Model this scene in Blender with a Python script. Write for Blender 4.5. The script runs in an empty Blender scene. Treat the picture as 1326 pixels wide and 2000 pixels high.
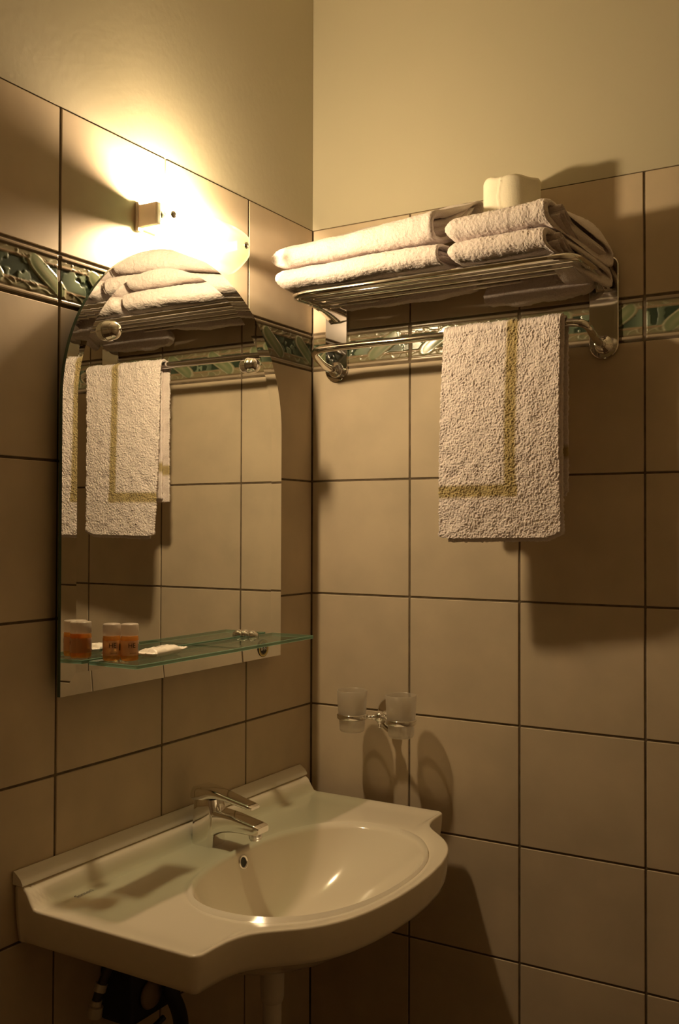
import bpy, bmesh, math, random
import numpy as np
from mathutils import Vector, Matrix

random.seed(4)
S = bpy.context.scene
COL = S.collection
PI = math.pi
Z0 = 1.53                      # height above the floor of the tile joint the measurements start from

# ------------------------------------------------------------------ camera
cd = bpy.data.cameras.new('camera')
cam = bpy.data.objects.new('camera', cd)
COL.objects.link(cam)
cd.sensor_fit = 'VERTICAL'
cd.sensor_height = 36.0
cd.lens = 34.375
cd.clip_start = 0.05
r_ = Vector((0.8594, 0.5112, 0.0032)); u_ = Vector((0.0062, -0.0167, 0.9998)); d_ = Vector((-0.5112, 0.8593, 0.0175))
cam.matrix_world = Matrix(((r_.x, u_.x, -d_.x, 1.1902), (r_.y, u_.y, -d_.y, -1.8773), (r_.z, u_.z, -d_.z, -0.108 + Z0), (0, 0, 0, 1)))
S.camera = cam

# ------------------------------------------------------------------ world, exposure
w = bpy.data.worlds.new('world'); S.world = w; w.use_nodes = True
w.node_tree.nodes['Background'].inputs[0].default_value = (1, .8, .55, 1)
w.node_tree.nodes['Background'].inputs[1].default_value = 0.0
S.view_settings.view_transform = 'Standard'
S.view_settings.look = 'None'
S.view_settings.gamma = 1.0
S.view_settings.exposure = 0.0
S.cycles.use_denoising = True
S.cycles.max_bounces = 14
S.cycles.diffuse_bounces = 9
S.cycles.glossy_bounces = 6
S.cycles.transmission_bounces = 10
S.cycles.transparent_max_bounces = 16
S.cycles.caustics_reflective = False
S.cycles.caustics_refractive = False
S.cycles.sample_clamp_indirect = 4.0
BULB_POWER = 3150.0
BULB_COLOUR = (1.0, 0.712, 0.425)

# ------------------------------------------------------------------ materials
def mat(name):
    m = bpy.data.materials.new(name); m.use_nodes = True
    nt = m.node_tree
    return m, nt, nt.nodes['Principled BSDF'], nt.nodes['Material Output']

def simple(name, col, rough=.5, metal=0., spec=.5, **kw):
    m, nt, b, o = mat(name)
    b.inputs['Base Color'].default_value = (*col, 1)
    b.inputs['Roughness'].default_value = rough
    b.inputs['Metallic'].default_value = metal
    b.inputs['Specular IOR Level'].default_value = spec
    for k, v in kw.items():
        b.inputs[k.replace('_', ' ')].default_value = v
    return m

def noise_col(nt, b, c1, c2, scale, detail=4, lo=.35, hi=.65):
    tc = nt.nodes.new('ShaderNodeTexCoord')
    n = nt.nodes.new('ShaderNodeTexNoise'); n.inputs['Scale'].default_value = scale; n.inputs['Detail'].default_value = detail
    r = nt.nodes.new('ShaderNodeValToRGB')
    r.color_ramp.elements[0].position = lo; r.color_ramp.elements[0].color = (*c1, 1)
    r.color_ramp.elements[1].position = hi; r.color_ramp.elements[1].color = (*c2, 1)
    nt.links.new(tc.outputs['Object'], n.inputs['Vector']); nt.links.new(n.outputs['Fac'], r.inputs[0])
    nt.links.new(r.outputs[0], b.inputs['Base Color'])
    return tc

def bump(nt, b, tc, scale, strength, dist=.001, detail=3):
    n = nt.nodes.new('ShaderNodeTexNoise'); n.inputs['Scale'].default_value = scale; n.inputs['Detail'].default_value = detail
    bp = nt.nodes.new('ShaderNodeBump'); bp.inputs['Strength'].default_value = strength; bp.inputs['Distance'].default_value = dist
    nt.links.new(tc.outputs['Object'], n.inputs['Vector']); nt.links.new(n.outputs['Fac'], bp.inputs['Height'])
    nt.links.new(bp.outputs['Normal'], b.inputs['Normal'])

m_tile, nt, b, _ = mat('beige_satin_tile')
tc = noise_col(nt, b, (.495, .415, .305), (.57, .475, .345), 9, 6)
b.inputs['Roughness'].default_value = .60; b.inputs['Specular IOR Level'].default_value = .18
bump(nt, b, tc, 60, .08, .002)
m_grout, nt, b, _ = mat('brown_grout')
tc = noise_col(nt, b, (.10, .075, .045), (.16, .12, .08), 40)
b.inputs['Roughness'].default_value = .9
m_plaster, nt, b, _ = mat('cream_paint')
tc = noise_col(nt, b, (.49, .455, .34), (.51, .47, .355), 3)
b.inputs['Roughness'].default_value = .75; b.inputs['Specular IOR Level'].default_value = .25
bump(nt, b, tc, 75, .10, .003, 5)
m_ceil = simple('ceiling_paint', (.86, .78, .62), .9)
m_floor, nt, b, _ = mat('brown_floor_tile')
tc = noise_col(nt, b, (.10, .06, .04), (.14, .09, .055), 5); b.inputs['Roughness'].default_value = .4
m_chrome = simple('chrome', (.86, .85, .83), .06, 1.)
m_chrome_s = simple('brushed_chrome', (.72, .71, .68), .22, 1.)
m_mirror = simple('mirror_silver', (.88, .89, .86), 0.0, 1.)
m_glassedge = simple('green_glass_edge', (.08, .14, .11), .15, 0, .5)
m_ceramic = simple('glazed_white_ceramic', (.78, .72, .60), .14, 0, .45, Coat_Weight=.3, Coat_Roughness=.05)
m_white_plastic = simple('white_plastic', (.78, .74, .66), .35)
m_black = simple('black_rubber', (.012, .012, .012), .5)
m_darkmetal = simple('dark_metal', (.06, .05, .045), .35, .6)
m_paper, nt, b, _ = mat('tissue_paper')
tc = noise_col(nt, b, (.86, .82, .68), (.90, .86, .72), 30); b.inputs['Roughness'].default_value = .95
bump(nt, b, tc, 350, .4, .001)
m_card = simple('grey_cardboard', (.45, .36, .25), .9)

def towel_mat(name, stripe=False):
    m, nt, b, _ = mat(name)
    base = (.80, .73, .72)
    tc = nt.nodes.new('ShaderNodeTexCoord')
    n = nt.nodes.new('ShaderNodeTexNoise'); n.inputs['Scale'].default_value = 420; n.inputs['Detail'].default_value = 3
    nt.links.new(tc.outputs['Object'], n.inputs['Vector'])
    r = nt.nodes.new('ShaderNodeValToRGB')
    r.color_ramp.elements[0].position = .3; r.color_ramp.elements[0].color = (base[0]*.86, base[1]*.84, base[2]*.83, 1)
    r.color_ramp.elements[1].position = .7; r.color_ramp.elements[1].color = (*base, 1)
    nt.links.new(n.outputs['Fac'], r.inputs[0])
    out = r.outputs[0]
    if stripe:
        at = nt.nodes.new('ShaderNodeAttribute'); at.attribute_name = 'stripe'
        mx = nt.nodes.new('ShaderNodeMixRGB'); mx.inputs[2].default_value = (.42, .335, .165, 1)
        nt.links.new(at.outputs['Fac'], mx.inputs[0]); nt.links.new(out, mx.inputs[1]); out = mx.outputs[0]
    nt.links.new(out, b.inputs['Base Color'])
    bp = nt.nodes.new('ShaderNodeBump'); bp.inputs['Strength'].default_value = .7; bp.inputs['Distance'].default_value = .0018
    nt.links.new(n.outputs['Fac'], bp.inputs['Height']); nt.links.new(bp.outputs['Normal'], b.inputs['Normal'])
    b.inputs['Roughness'].default_value = 1.; b.inputs['Specular IOR Level'].default_value = .1
    b.inputs['Sheen Weight'].default_value = .25; b.inputs['Sheen Roughness'].default_value = .5
    return m
m_towel = towel_mat('white_terry')
m_stripe = towel_mat('striped_terry', True)

def glass_mix(name, diff, trans, tint, wd, wt, wx, rough=.3, gl=.08):
    """diffuse wd + translucent wt + see-through wx, with a thin gloss"""
    m = bpy.data.materials.new(name); m.use_nodes = True; nt = m.node_tree; nt.nodes.clear()
    o = nt.nodes.new('ShaderNodeOutputMaterial')
    d = nt.nodes.new('ShaderNodeBsdfDiffuse'); d.inputs[0].default_value = (*diff, 1)
    t = nt.nodes.new('ShaderNodeBsdfTranslucent'); t.inputs[0].default_value = (*trans, 1)
    x = nt.nodes.new('ShaderNodeBsdfTransparent'); x.inputs[0].default_value = (*tint, 1)
    g = nt.nodes.new('ShaderNodeBsdfGlossy'); g.inputs['Roughness'].default_value = rough
    a1 = nt.nodes.new('ShaderNodeMixShader'); a1.inputs[0].default_value = wt / max(wd + wt, 1e-6)
    a2 = nt.nodes.new('ShaderNodeMixShader'); a2.inputs[0].default_value = wx
    a3 = nt.nodes.new('ShaderNodeMixShader')
    L = nt.links.new
    lw = nt.nodes.new('ShaderNodeLayerWeight'); lw.inputs[0].default_value = .5
    pw = nt.nodes.new('ShaderNodeMath'); pw.operation = 'POWER'; pw.inputs[1].default_value = 5
    fr = nt.nodes.new('ShaderNodeMath'); fr.operation = 'MULTIPLY_ADD'; fr.inputs[1].default_value = gl * 6; fr.inputs[2].default_value = .04
    L(lw.outputs['Facing'], pw.inputs[0]); L(pw.outputs[0], fr.inputs[0])
    L(d.outputs[0], a1.inputs[1]); L(t.outputs[0], a1.inputs[2])
    L(a1.outputs[0], a2.inputs[1]); L(x.outputs[0], a2.inputs[2])
    L(fr.outputs[0], a3.inputs[0]); L(a2.outputs[0], a3.inputs[1]); L(g.outputs[0], a3.inputs[2])
    L(a3.outputs[0], o.inputs[0])
    return m
m_shade = glass_mix('frosted_green_white_glass', (.55, .76, .56), (.66, .88, .66), (1, 1, .97), .30, .70, .62, .5, .015)
m_frost = glass_mix('frosted_tumbler_glass', (.74, .68, .58), (.85, .8, .7), (1, 1, 1), .45, .55, .56, .3)
m_shelfglass = glass_mix('clear_green_glass', (.3, .5, .4), (.3, .5, .4), (.75, .82, .77), .5, .5, .95, .02)
m_cap = glass_mix('milky_cap_plastic', (.80, .70, .58), (.8, .7, .58), (1, 1, 1), .6, .4, .35, .3)
m_amber = glass_mix('amber_shampoo', (.80, .42, .12), (.98, .55, .16), (1., .70, .36), .35, .65, .62, .08)
m_label = glass_mix('clear_label', (.88, .74, .60), (.8, .66, .5), (1, 1, 1), .75, .25, .42, .3)
m_ink = simple('black_ink', (.02, .02, .02), .5)
m_teal = simple('teal_ink', (.10, .16, .13), .5)
m_greyink = simple('grey_ink', (.25, .22, .22), .5)
m_wrap = simple('soap_wrapper', (.85, .79, .70), .28, 0, .6)
m_gold = simple('gold_foil', (.75, .58, .22), .35, .2)
m_emit = bpy.data.materials.new('lit_bulb'); m_emit.use_nodes = True
nt = m_emit.node_tree; nt.nodes.clear()
o = nt.nodes.new('ShaderNodeOutputMaterial'); e = nt.nodes.new('ShaderNodeEmission')
e.inputs[0].default_value = (*BULB_COLOUR, 1); e.inputs[1].default_value = BULB_POWER
nt.links.new(e.outputs[0], o.inputs[0])
m_border, nt, b, _ = mat('glazed_relief_border')
at = nt.nodes.new('ShaderNodeAttribute'); at.attribute_name = 'paint'
nt.links.new(at.outputs['Color'], b.inputs['Base Color'])
b.inputs['Roughness'].default_value = .22; b.inputs['Specular IOR Level'].default_value = .42

# ------------------------------------------------------------------ helpers
def link(name, me, mats=(), parent=None, smooth=True, **props):
    for m in (mats if isinstance(mats, (list, tuple)) else [mats]):
        me.materials.append(m)
    o = bpy.data.objects.new(name, me); COL.objects.link(o)
    if parent is not None:
        o.parent = parent
        o.matrix_parent_inverse = parent.matrix_world.inverted()
    if smooth:
        me.polygons.foreach_set('use_smooth', [True] * len(me.polygons))
    for k, v in props.items():
        o[k] = v
    return o

def done(name, bm, mats, parent=None, smooth=False, auto=None, recalc=True, **props):
    if recalc:
        bmesh.ops.recalc_face_normals(bm, faces=bm.faces[:])
    me = bpy.data.meshes.new(name); bm.to_mesh(me); bm.free()
    o = link(name, me, mats, parent, smooth, **props)
    if auto:
        me.set_sharp_from_angle(angle=math.radians(auto))
    return o

def pydata(name, V, F, mats, parent=None, smooth=True, auto=None, **props):
    me = bpy.data.meshes.new(name)
    me.from_pydata([tuple(v) for v in V], [], [tuple(f) for f in F]); me.update()
    bm = bmesh.new(); bm.from_mesh(me); bmesh.ops.recalc_face_normals(bm, faces=bm.faces[:]); bm.to_mesh(me); bm.free()
    o = link(name, me, mats, parent, smooth, **props)
    if auto:
        me.set_sharp_from_angle(angle=math.radians(auto))
    return o

def thing(name, loc, label, cat, group=None):
    o = bpy.data.objects.new(name, None); COL.objects.link(o); o.location = loc
    o.empty_display_size = .05
    o.matrix_world = Matrix.Translation(loc)
    o['label'] = label; o['category'] = cat
    if group: o['group'] = group
    return o

def box(bm, x0, x1, y0, y1, z0, z1, bev=0., seg=1, mi=0):
    r = bmesh.ops.create_cube(bm, size=1)
    vs = r['verts']
    for v in vs:
        v.co = Vector(((x0 + x1) / 2 + v.co.x * (x1 - x0), (y0 + y1) / 2 + v.co.y * (y1 - y0), (z0 + z1) / 2 + v.co.z * (z1 - z0)))
    fs = set(f for v in vs for f in v.link_faces)
    for f in fs: f.material_index = mi
    if bev:
        es = list(set(e for v in vs for e in v.link_edges))
        bmesh.ops.bevel(bm, geom=es, offset=bev, segments=seg, profile=.6, affect='EDGES', clamp_overlap=True)
    return vs

def frames(P):
    """parallel-transport frames along a polyline"""
    P = [Vector(p) for p in P]; n = len(P); T = []
    for i in range(n):
        T.append((P[min(i + 1, n - 1)] - P[max(i - 1, 0)]).normalized())
    a = Vector((0, 0, 1)) if abs(T[0].z) < .9 else Vector((1, 0, 0))
    N = [(a - T[0] * a.dot(T[0])).normalized()]
    for i in range(1, n):
        v = N[-1] - T[i] * N[-1].dot(T[i]); N.append(v.normalized())
    return P, T, N, [T[i].cross(N[i]) for i in range(n)]

def tube(bm, pts, r, seg=14, cap=True, mi=0):
    P, T, N, B = frames(pts); rings = []
    for i, p in enumerate(P):
        rr = r[i] if isinstance(r, (list, tuple)) else r
        rings.append([bm.verts.new(p + (N[i] * math.cos(2*PI*k/seg) + B[i] * math.sin(2*PI*k/seg)) * rr) for k in range(seg)])
    for i in range(len(P) - 1):
        for k in range(seg):
            f = bm.faces.new((rings[i][k], rings[i][(k+1) % seg], rings[i+1][(k+1) % seg], rings[i+1][k])); f.material_index = mi; f.smooth = True
    if cap:
        for rg in (rings[0][::-1], rings[-1]):
            f = bm.faces.new(rg); f.material_index = mi

def bend(pts, rad, n=8):
    """polyline with rounded corners"""
    pts = [Vector(p) for p in pts]; out = [pts[0]]
    for i in range(1, len(pts) - 1):
        a, b, c = pts[i-1], pts[i], pts[i+1]
        u = (a - b); v = (c - b); d = min(rad, u.length * .49, v.length * .49)
        p0 = b + u.normalized() * d; p1 = b + v.normalized() * d
        for k in range(n + 1):
            t = k / n
            out.append((1-t)**2 * p0 + 2*t*(1-t) * b + t*t * p1)
    out.append(pts[-1]); return out

def lathe(bm, prof, mat4, seg=40, mi=0, close=False):
    """prof: list of (radius, height) turned about local z, placed by mat4"""
    rings = []
    for r, h in prof:
        if r < 1e-6:
            rings.append([bm.verts.new(mat4 @ Vector((0, 0, h)))])
        else:
            rings.append([bm.verts.new(mat4 @ Vector((r*math.cos(2*PI*k/seg), r*math.sin(2*PI*k/seg), h))) for k in range(seg)])
    for a, b in zip(rings, rings[1:]):
        for k in range(seg):
            k2 = (k+1) % seg
            if len(a) == 1 and len(b) == 1: continue
            if len(a) == 1: f = bm.faces.new((a[0], b[k], b[k2]))
            elif len(b) == 1: f = bm.faces.new((a[k], a[k2], b[0]))
            else: f = bm.faces.new((a[k], a[k2], b[k2], b[k]))
            f.smooth = True; f.material_index = mi

def axis_mat(loc, direction):
    q = Vector(direction).normalized().to_track_quat('Z', 'Y')
    return Matrix.Translation(loc) @ q.to_matrix().to_4x4()

def loft(bm, sections, cap=True, mi=0):
    rings = [[bm.verts.new(p) for p in s] for s in sections]; n = len(rings[0])
    for a, b in zip(rings, rings[1:]):
        for k in range(n):
            f = bm.faces.new((a[k], a[(k+1) % n], b[(k+1) % n], b[k])); f.smooth = True; f.material_index = mi
    if cap:
        bm.faces.new(rings[0][::-1]); bm.faces.new(rings[-1])

# vectorised value noise
def _h(i, j, k, s):
    n = (i.astype(np.int64)*73856093 ^ j.astype(np.int64)*19349663 ^ k.astype(np.int64)*83492791 ^ (s*2654435761)) & 0xffffffff
    n = (n * 1664525 + 1013904223) & 0xffffffff
    n ^= n >> 15; n = (n * 2246822519) & 0xffffffff; n ^= n >> 13
    return (n & 0xffff) / 65535.0
def vnoise(P, scale, seed=0):
    Q = P * scale + 1000.0; I = np.floor(Q); Fr = Q - I; Fr = Fr*Fr*(3-2*Fr); I = I.astype(np.int64)
    r = 0
    for a in (0, 1):
        for b_ in (0, 1):
            for c in (0, 1):
                wt = (Fr[:, 0] if a else 1-Fr[:, 0]) * (Fr[:, 1] if b_ else 1-Fr[:, 1]) * (Fr[:, 2] if c else 1-Fr[:, 2])
                r = r + wt * _h(I[:, 0]+a, I[:, 1]+b_, I[:, 2]+c, seed)
    return r - .5

def vnormals(me):
    n = np.zeros(len(me.vertices)*3); me.vertices.foreach_get('normal', n); return n.reshape(-1, 3)
def vco(me):
    c = np.zeros(len(me.vertices)*3); me.vertices.foreach_get('co', c); return c.reshape(-1, 3)
def setco(me, c):
    me.vertices.foreach_set('co', c.ravel()); me.update()

# ------------------------------------------------------------------ room shell
TT, BT, BB = .5734 + Z0, .3349 + Z0, .2513 + Z0
ROWS = [0, .056, .306, .556, .788, 1.028, 1.277, 1.53, BB, BT, TT]
LX = [0, .2473, .5052, .7605, 1.015, 1.27, 1.525, 1.78, 2.035, 2.29, 2.545, 2.60]
RX = [0, .2481, .4948, .7429, .993, 1.243, 1.493, 1.70]
RY, RXM, RZ = 2.60, 1.70, 2.80
GAP = .0042

def wall(name, fr, cols, length, ext0=.1, ext1=.1):
    bm = bmesh.new()
    def wbox(a0, a1, z0, z1, d0, d1, bev, mi):
        vs = box(bm, a0, a1, d0, d1, z0, z1, bev, 1, mi)
    for i in range(len(cols) - 1):
        for j in range(len(ROWS) - 1):
            if j == 8: continue                      # the relief border runs here
            a0, a1 = cols[i] + GAP/2, cols[i+1] - GAP/2
            z0, z1 = ROWS[j] + GAP/2, ROWS[j+1] - GAP/2
            if a1 - a0 < .01: continue
            wbox(a0, a1, z0, z1, -.006, 0 + random.uniform(-.0003, .0003), .0011, 0)
    wbox(-ext0, length + ext1, -.02, TT, -.10, -.0022, 0, 1)
    wbox(-ext0, length + ext1, TT, RZ, -.10, -.0009, 0, 2)
    for v in bm.verts: v.co = fr(v.co.x, v.co.z, v.co.y)
    return done(name, bm, [m_tile, m_grout, m_plaster], kind='structure')

F_L = lambda a, z, d: Vector((d, -a, z))
F_R = lambda a, z, d: Vector((a, -d, z))
F_B = lambda a, z, d: Vector((a, -RY + d, z))
F_O = lambda a, z, d: Vector((RXM - d, -a, z))
wall('wall_left', F_L, LX, RY, .0, .1)
wall('wall_right', F_R, RX, RXM, .1, .1)
wall('wall_behind', F_B, RX, RXM, .0, .0)
wall('wall_opposite', F_O, LX, RY, .0, .1)
bm = bmesh.new(); box(bm, -.1, RXM+.1, -RY-.1, .1, -.12, -.0)
done('floor', bm, m_floor, kind='structure')
bm = bmesh.new(); box(bm, -.1, RXM+.1, -RY-.1, .1, RZ, RZ+.1)
done('ceiling', bm, m_ceil, kind='structure')

# relief border: painted, glazed tiles 25 x 8 cm
def border(name, fr, cols, phase, fine_upto):
    V = []; F = []; C = []
    P = .1262
    for i in range(len(cols)-1):
        a0, a1 = cols[i] + GAP/2, cols[i+1] - GAP/2
        if a1 - a0 < .02: continue
        fine = a0 < fine_upto
        nu = int((a1-a0)/.0016) if fine else 14
        nv = 52 if fine else 10
        uu = np.linspace(0, 1, nu+1); vv = np.linspace(0, 1, nv+1)
        U, W = np.meshgrid(uu, vv, indexing='ij')
        A = a0 + (a1-a0)*U; Zz = BB + GAP/2 + (BT-BB-GAP)*W
        edge = np.minimum(np.minimum(A-a0, a1-A), np.minimum(Zz-Zz.min(), Zz.max()-Zz))
        p = ((A + phase)/P) % 1.0
        v = W
        flat = np.stack([A.ravel(), Zz.ravel(), np.zeros(A.size)], 1)
        nz = lambda s, sd: vnoise(flat, s, sd).reshape(A.shape)
        # slanted leaf
        sl = p - .5 - .52*(v-.5) - .05*np.sin((v-.5)*7)
        sl = (sl + .5) % 1.0 - .5
        env = np.clip((v-.12)/.76, 0, 1); wd = .175*np.sin(PI*env)**.55
        leaf = np.clip((wd - np.abs(sl))/.02, 0, 1)
        leafrim = np.exp(-((np.abs(sl)-wd)/.018)**2) * (env > .02) * (env < .98)
        mid = np.exp(-(sl/.055)**2) * np.sin(PI*env)
        q = (np.abs(sl) - wd)
        panel = np.clip((q-.03)/.012, 0, 1) * np.clip((v-.30)/.015, 0, 1) * np.clip((.73-v)/.015, 0, 1)
        prim = np.clip((q-.02)/.01, 0, 1) * np.exp(-((v-.27)/.018)**2) + np.clip((q-.02)/.01, 0, 1)*np.exp(-((v-.76)/.018)**2)
        fig = np.clip((nz(75, 3) + .45*nz(170, 4) + .04)/.08, 0, 1) * panel * np.exp(-((p-.0-.0 + .5) % 1.0 - .5)**2/.05)
        curl = np.clip(1 - np.abs(np.sin(A*165 + 5*np.sin(v*9)) * .5 + (v-.2)*6*(v < .5) - (v-.8)*6*(v >= .5) + nz(60, 6)*1.2)/.22, 0, 1)
        curl = curl * (1-panel) * (1-leaf) * (v > .12) * (v < .88)
        frame = ((v < .085) | (v > .915)).astype(float)
        groove = np.exp(-((v-.105)/.014)**2) + np.exp(-((v-.895)/.014)**2)
        base = np.array([.19, .16, .09]); col = np.ones(A.shape+(3,)) * base
        def over(c, k):
            nonlocal col
            k = np.clip(k, 0, 1)[..., None]; col = col*(1-k) + np.array(c)*k
        over((.13, .14, .08), .7*np.clip(nz(50, 9)*3, 0, 1))
        over((.29, .275, .18), curl*.75)
        over((.135, .165, .085), leaf)
        over((.27, .25, .15), mid*leaf*.6)
        over((.31, .30, .20), leafrim*.8)
        over((.24, .15, .09), prim*.8)
        over((.028, .042, .026), panel)
        over((.20, .25, .17), fig*.75)
        over((.10, .06, .035), groove*.9)
        over((.33, .265, .185), frame)
        h = -.0012 + frame*.0016 + leaf*.0012*np.cos(np.clip(sl/.2, -1, 1)*PI/2) + leafrim*.0007 - panel*.0009 + fig*.0013 + curl*.0009 + prim*.0006 - groove*.0006
        h = h - .0045*np.clip(1 - edge/.0012, 0, 1)**2
        o = len(V)
        for s in range(nu+1):
            for t in range(nv+1):
                V.append(fr(A[s, t], Zz[s, t], h[s, t])); C.append((*col[s, t], 1))
        for s in range(nu):
            for t in range(nv):
                k = o + s*(nv+1) + t
                F.append((k, k+1, k+nv+2, k+nv+1))
    me = bpy.data.meshes.new(name); me.from_pydata(V, [], F); me.update()
    ca = me.color_attributes.new('paint', 'FLOAT_COLOR', 'POINT')
    ca.data.foreach_set('color', np.array(C, dtype=np.float32).ravel())
    # face the room
    bm = bmesh.new(); bm.from_mesh(me)
    want = fr(0, 0, 1) - fr(0, 0, 0)
    bm.normal_update()
    if sum(f.normal.dot(want) for f in list(bm.faces)[:50]) < 0:
        bmesh.ops.reverse_faces(bm, faces=bm.faces[:])
    bm.to_mesh(me); bm.free()
    return link(name, me, m_border, None, True, kind='structure')
# on the left wall the pattern is read from the corner towards the camera, so it is mirrored there
border('trim_1', F_L, LX, .035, 1.2)
border('trim_2', F_R, RX, .005, .9)
border('trim_3', F_B, RX, .005, 0)
border('trim_4', F_O, LX, .005, 0)

# ------------------------------------------------------------------ mirror
MX, MY, MR = .024, -.469, .3075            # silvered face, centre line, half width
MZ0, MZC = -.3740 + Z0, .0965 + Z0
def mirror_outline(inset, n=56):
    r = MR - inset
    pts = [(MY - r, MZ0 + inset), (MY + r, MZ0 + inset)]
    for k in range(n + 1):
        a = PI * k / n
        pts.append((MY + r*math.cos(a), MZC + r*math.sin(a)*.992))
    # straight sides are kept as single edges
    return pts
mir = thing('wall_mirror', (0, MY, MZ0), 'arch-topped frameless wall mirror hanging above the white washbasin', 'mirror')
BW = .034
out = mirror_outline(0); inn = mirror_outline(BW)
n = len(out)
V = [(MX + .0019, y, z) for y, z in out] + [(MX, y, z) for y, z in inn]
F = [tuple(range(n, 2*n))] + [(i, (i+1) % n, n + (i+1) % n, n + i) for i in range(n)]
V += [(MX - .005, y, z) for y, z in out]
F += [(2*n + i, 2*n + (i+1) % n, (i+1) % n, i) for i in range(n)] + [tuple(range(3*n-1, 2*n-1, -1))]
mg = pydata('mirror_glass', V, F, [m_mirror, m_glassedge], mir, smooth=False)
for p in mg.data.polygons:
    if p.index > n: p.material_index = 1
for yy in (-.19, .19):
    for zz in (MZ0 + .12, MZC + .05):
        bm = bmesh.new()
        box(bm, .0, MX - .005, MY + yy - .03, MY + yy + .03, zz - .03, zz + .03, .002)
        done('mounting_pad', bm, m_white_plastic, mir)
for yy in (-.674, -.274):
    bm = bmesh.new()
    M = axis_mat((MX, yy, .2225 + Z0), (1, 0, 0))
    prof = [(.0, 0), (.0168, 0), (.0172, .0015), (.0165, .003)]
    prof += [(.0160*math.sin(t), .0075 - .0160*math.cos(t)) for t in [1.85 + k*(PI-1.85)/12 for k in range(13)]]
    prof[-1] = (0, prof[-1][1])
    lathe(bm, prof, M, 36)
    done('mirror_knob', bm, m_chrome, mir, recalc=True)
bm = bmesh.new()
M = axis_mat((MX + .0021, -.2245, -.3535 + Z0), (1, 0, 0))
lathe(bm, [(0, 0), (.0178, 0), (.0178, .0003), (.0172, .0004)], M, 48, 0)
lathe(bm, [(.0172, .0004), (.0138, .0004)], M, 48, 1)
lathe(bm, [(.0138, .0004), (0, .0004)], M, 48, 0)
lathe(bm, [(.0128, .0006), (.0120, .0006)], M, 48, 1)
stk = done('round_sticker', bm, [m_black, m_gold], mir, recalc=False)
stk['label'] = 'round black and gold sticker'

def text_mesh(txt, size, depth=.0001):
    cu = bpy.data.curves.new('lettering', 'FONT'); cu.body = txt; cu.size = size; cu.extrude = depth
    cu.align_x = 'CENTER'; cu.align_y = 'CENTER'
    to = bpy.data.objects.new('tmp_text', cu); COL.objects.link(to)
    bpy.context.view_layer.update()
    dg = bpy.context.evaluated_depsgraph_get()
    me = bpy.data.meshes.new_from_object(to.evaluated_get(dg))
    bpy.data.objects.remove(to); bpy.data.curves.remove(cu)
    return me
me = text_mesh('BHN', .0095, .0001)
me.transform(Matrix.Translation((MX + .0029, -.2245, -.3550 + Z0)) @ Matrix.Rotation(PI/2, 4, 'Z') @ Matrix.Rotation(PI/2, 4, 'X'))
link('sticker_lettering', me, m_wrap, stk, False)

# ------------------------------------------------------------------ wall lamp above the mirror
LY, LZ = -.450, .444 + Z0
lamp = thing('wall_lamp', (0, LY, LZ), 'lit wall lamp with a curved frosted glass shade above the arched mirror', 'lamp')
bm = bmesh.new()
box(bm, 0, .008, LY - .125, LY + .105, LZ - .022, LZ + .022, .003, 2)
box(bm, 0, .050, LY + .098, LY + .103, LZ - .010, LZ + .010, .001)       # arms that carry the shade
box(bm, 0, .050, LY - .108, LY - .103, LZ - .010, LZ + .010, .001)
done('back_plate', bm, m_chrome_s, lamp)
# curved shade: arc about a horizontal axis, rounded corners
NY, NA = 60, 26
V = []; F = []
HL, HA = .122, .0475
def shade_pt(s, t, off):
    # s,t in -1..1 ; rounded corner by pulling the end in towards the top and bottom
    k = max(0, abs(t) - .70) / .30
    hl = HL - .011 * (1 - math.sqrt(max(0, 1 - k*k)))
    y = LY + s * hl
    zz = t * HA
    q = max(0, abs(t) - .30) / .70
    x = .058 - .042 * q ** 1.35
    nx, nzv = 1, math.copysign(1.35*.042*q**.35/.70/HA, t)
    l = math.hypot(nx, nzv)
    return (x + off*nx/l, y, LZ + zz + off*nzv/l)
for off in (0, .004):
    for i in range(NY+1):
        for j in range(NA+1):
            V.append(shade_pt(-1 + 2*i/NY, -1 + 2*j/NA, off))
N1 = (NY+1)*(NA+1)
for i in range(NY):
    for j in range(NA):
        k = i*(NA+1)+j
        F.append((k, k+1, k+NA+2, k+NA+1)); F.append((N1+k, N1+k+NA+1, N1+k+NA+2, N1+k+1))
for i in range(NY):
    for j in (0, NA):
        k = i*(NA+1)+j; F.append((k, k+NA+1, N1+k+NA+1, N1+k))
for j in range(NA):
    for i in (0, NY):
        k = i*(NA+1)+j; F.append((k, k+1, N1+k+1, N1+k))
pydata('lamp_shade', V, F, m_shade, lamp, True, 50)
for yy in (LY + .108, LY - .108):
    bm = bmesh.new()
    lathe(bm, [(0, -.012), (.0025, -.012), (.0025, 0), (.0068, .0005), (.007, .002), (.0055, .0042), (.003, .0055), (0, .006)], axis_mat((.0622, yy, LZ), (1, 0, 0)), 24)
    done('shade_screw', bm, m_chrome, lamp)
bm = bmesh.new()
box(bm, .0075, .0500, -.5860, -.5735, LZ - .0205, LZ + .0190, .0030, 2)
box(bm, .0004, .0080, -.5870, -.5730, LZ - .0275, LZ + .0250, .0030, 2)
done('lamp_socket', bm, glass_mix('cream_bakelite', (.85, .76, .66), (.85, .72, .58), (1, 1, 1), .82, .18, 0, .4, .02), lamp)
bm = bmesh.new()
prof = [(0, 0), (.009, 0), (.010, .006), (.0135, .014), (.016, .022), (.0165, .030), (.0155, .040), (.0125, .052), (.0085, .060), (.004, .065), (0, .0665)]
prof[-1] = (0, prof[-1][1])
lathe(bm, prof, axis_mat((.0375, -.5620, .442 + Z0), (0, 1, 0)), 24)
bl = done('light_bulb', bm, m_emit, lamp)
bm = bmesh.new()
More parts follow.
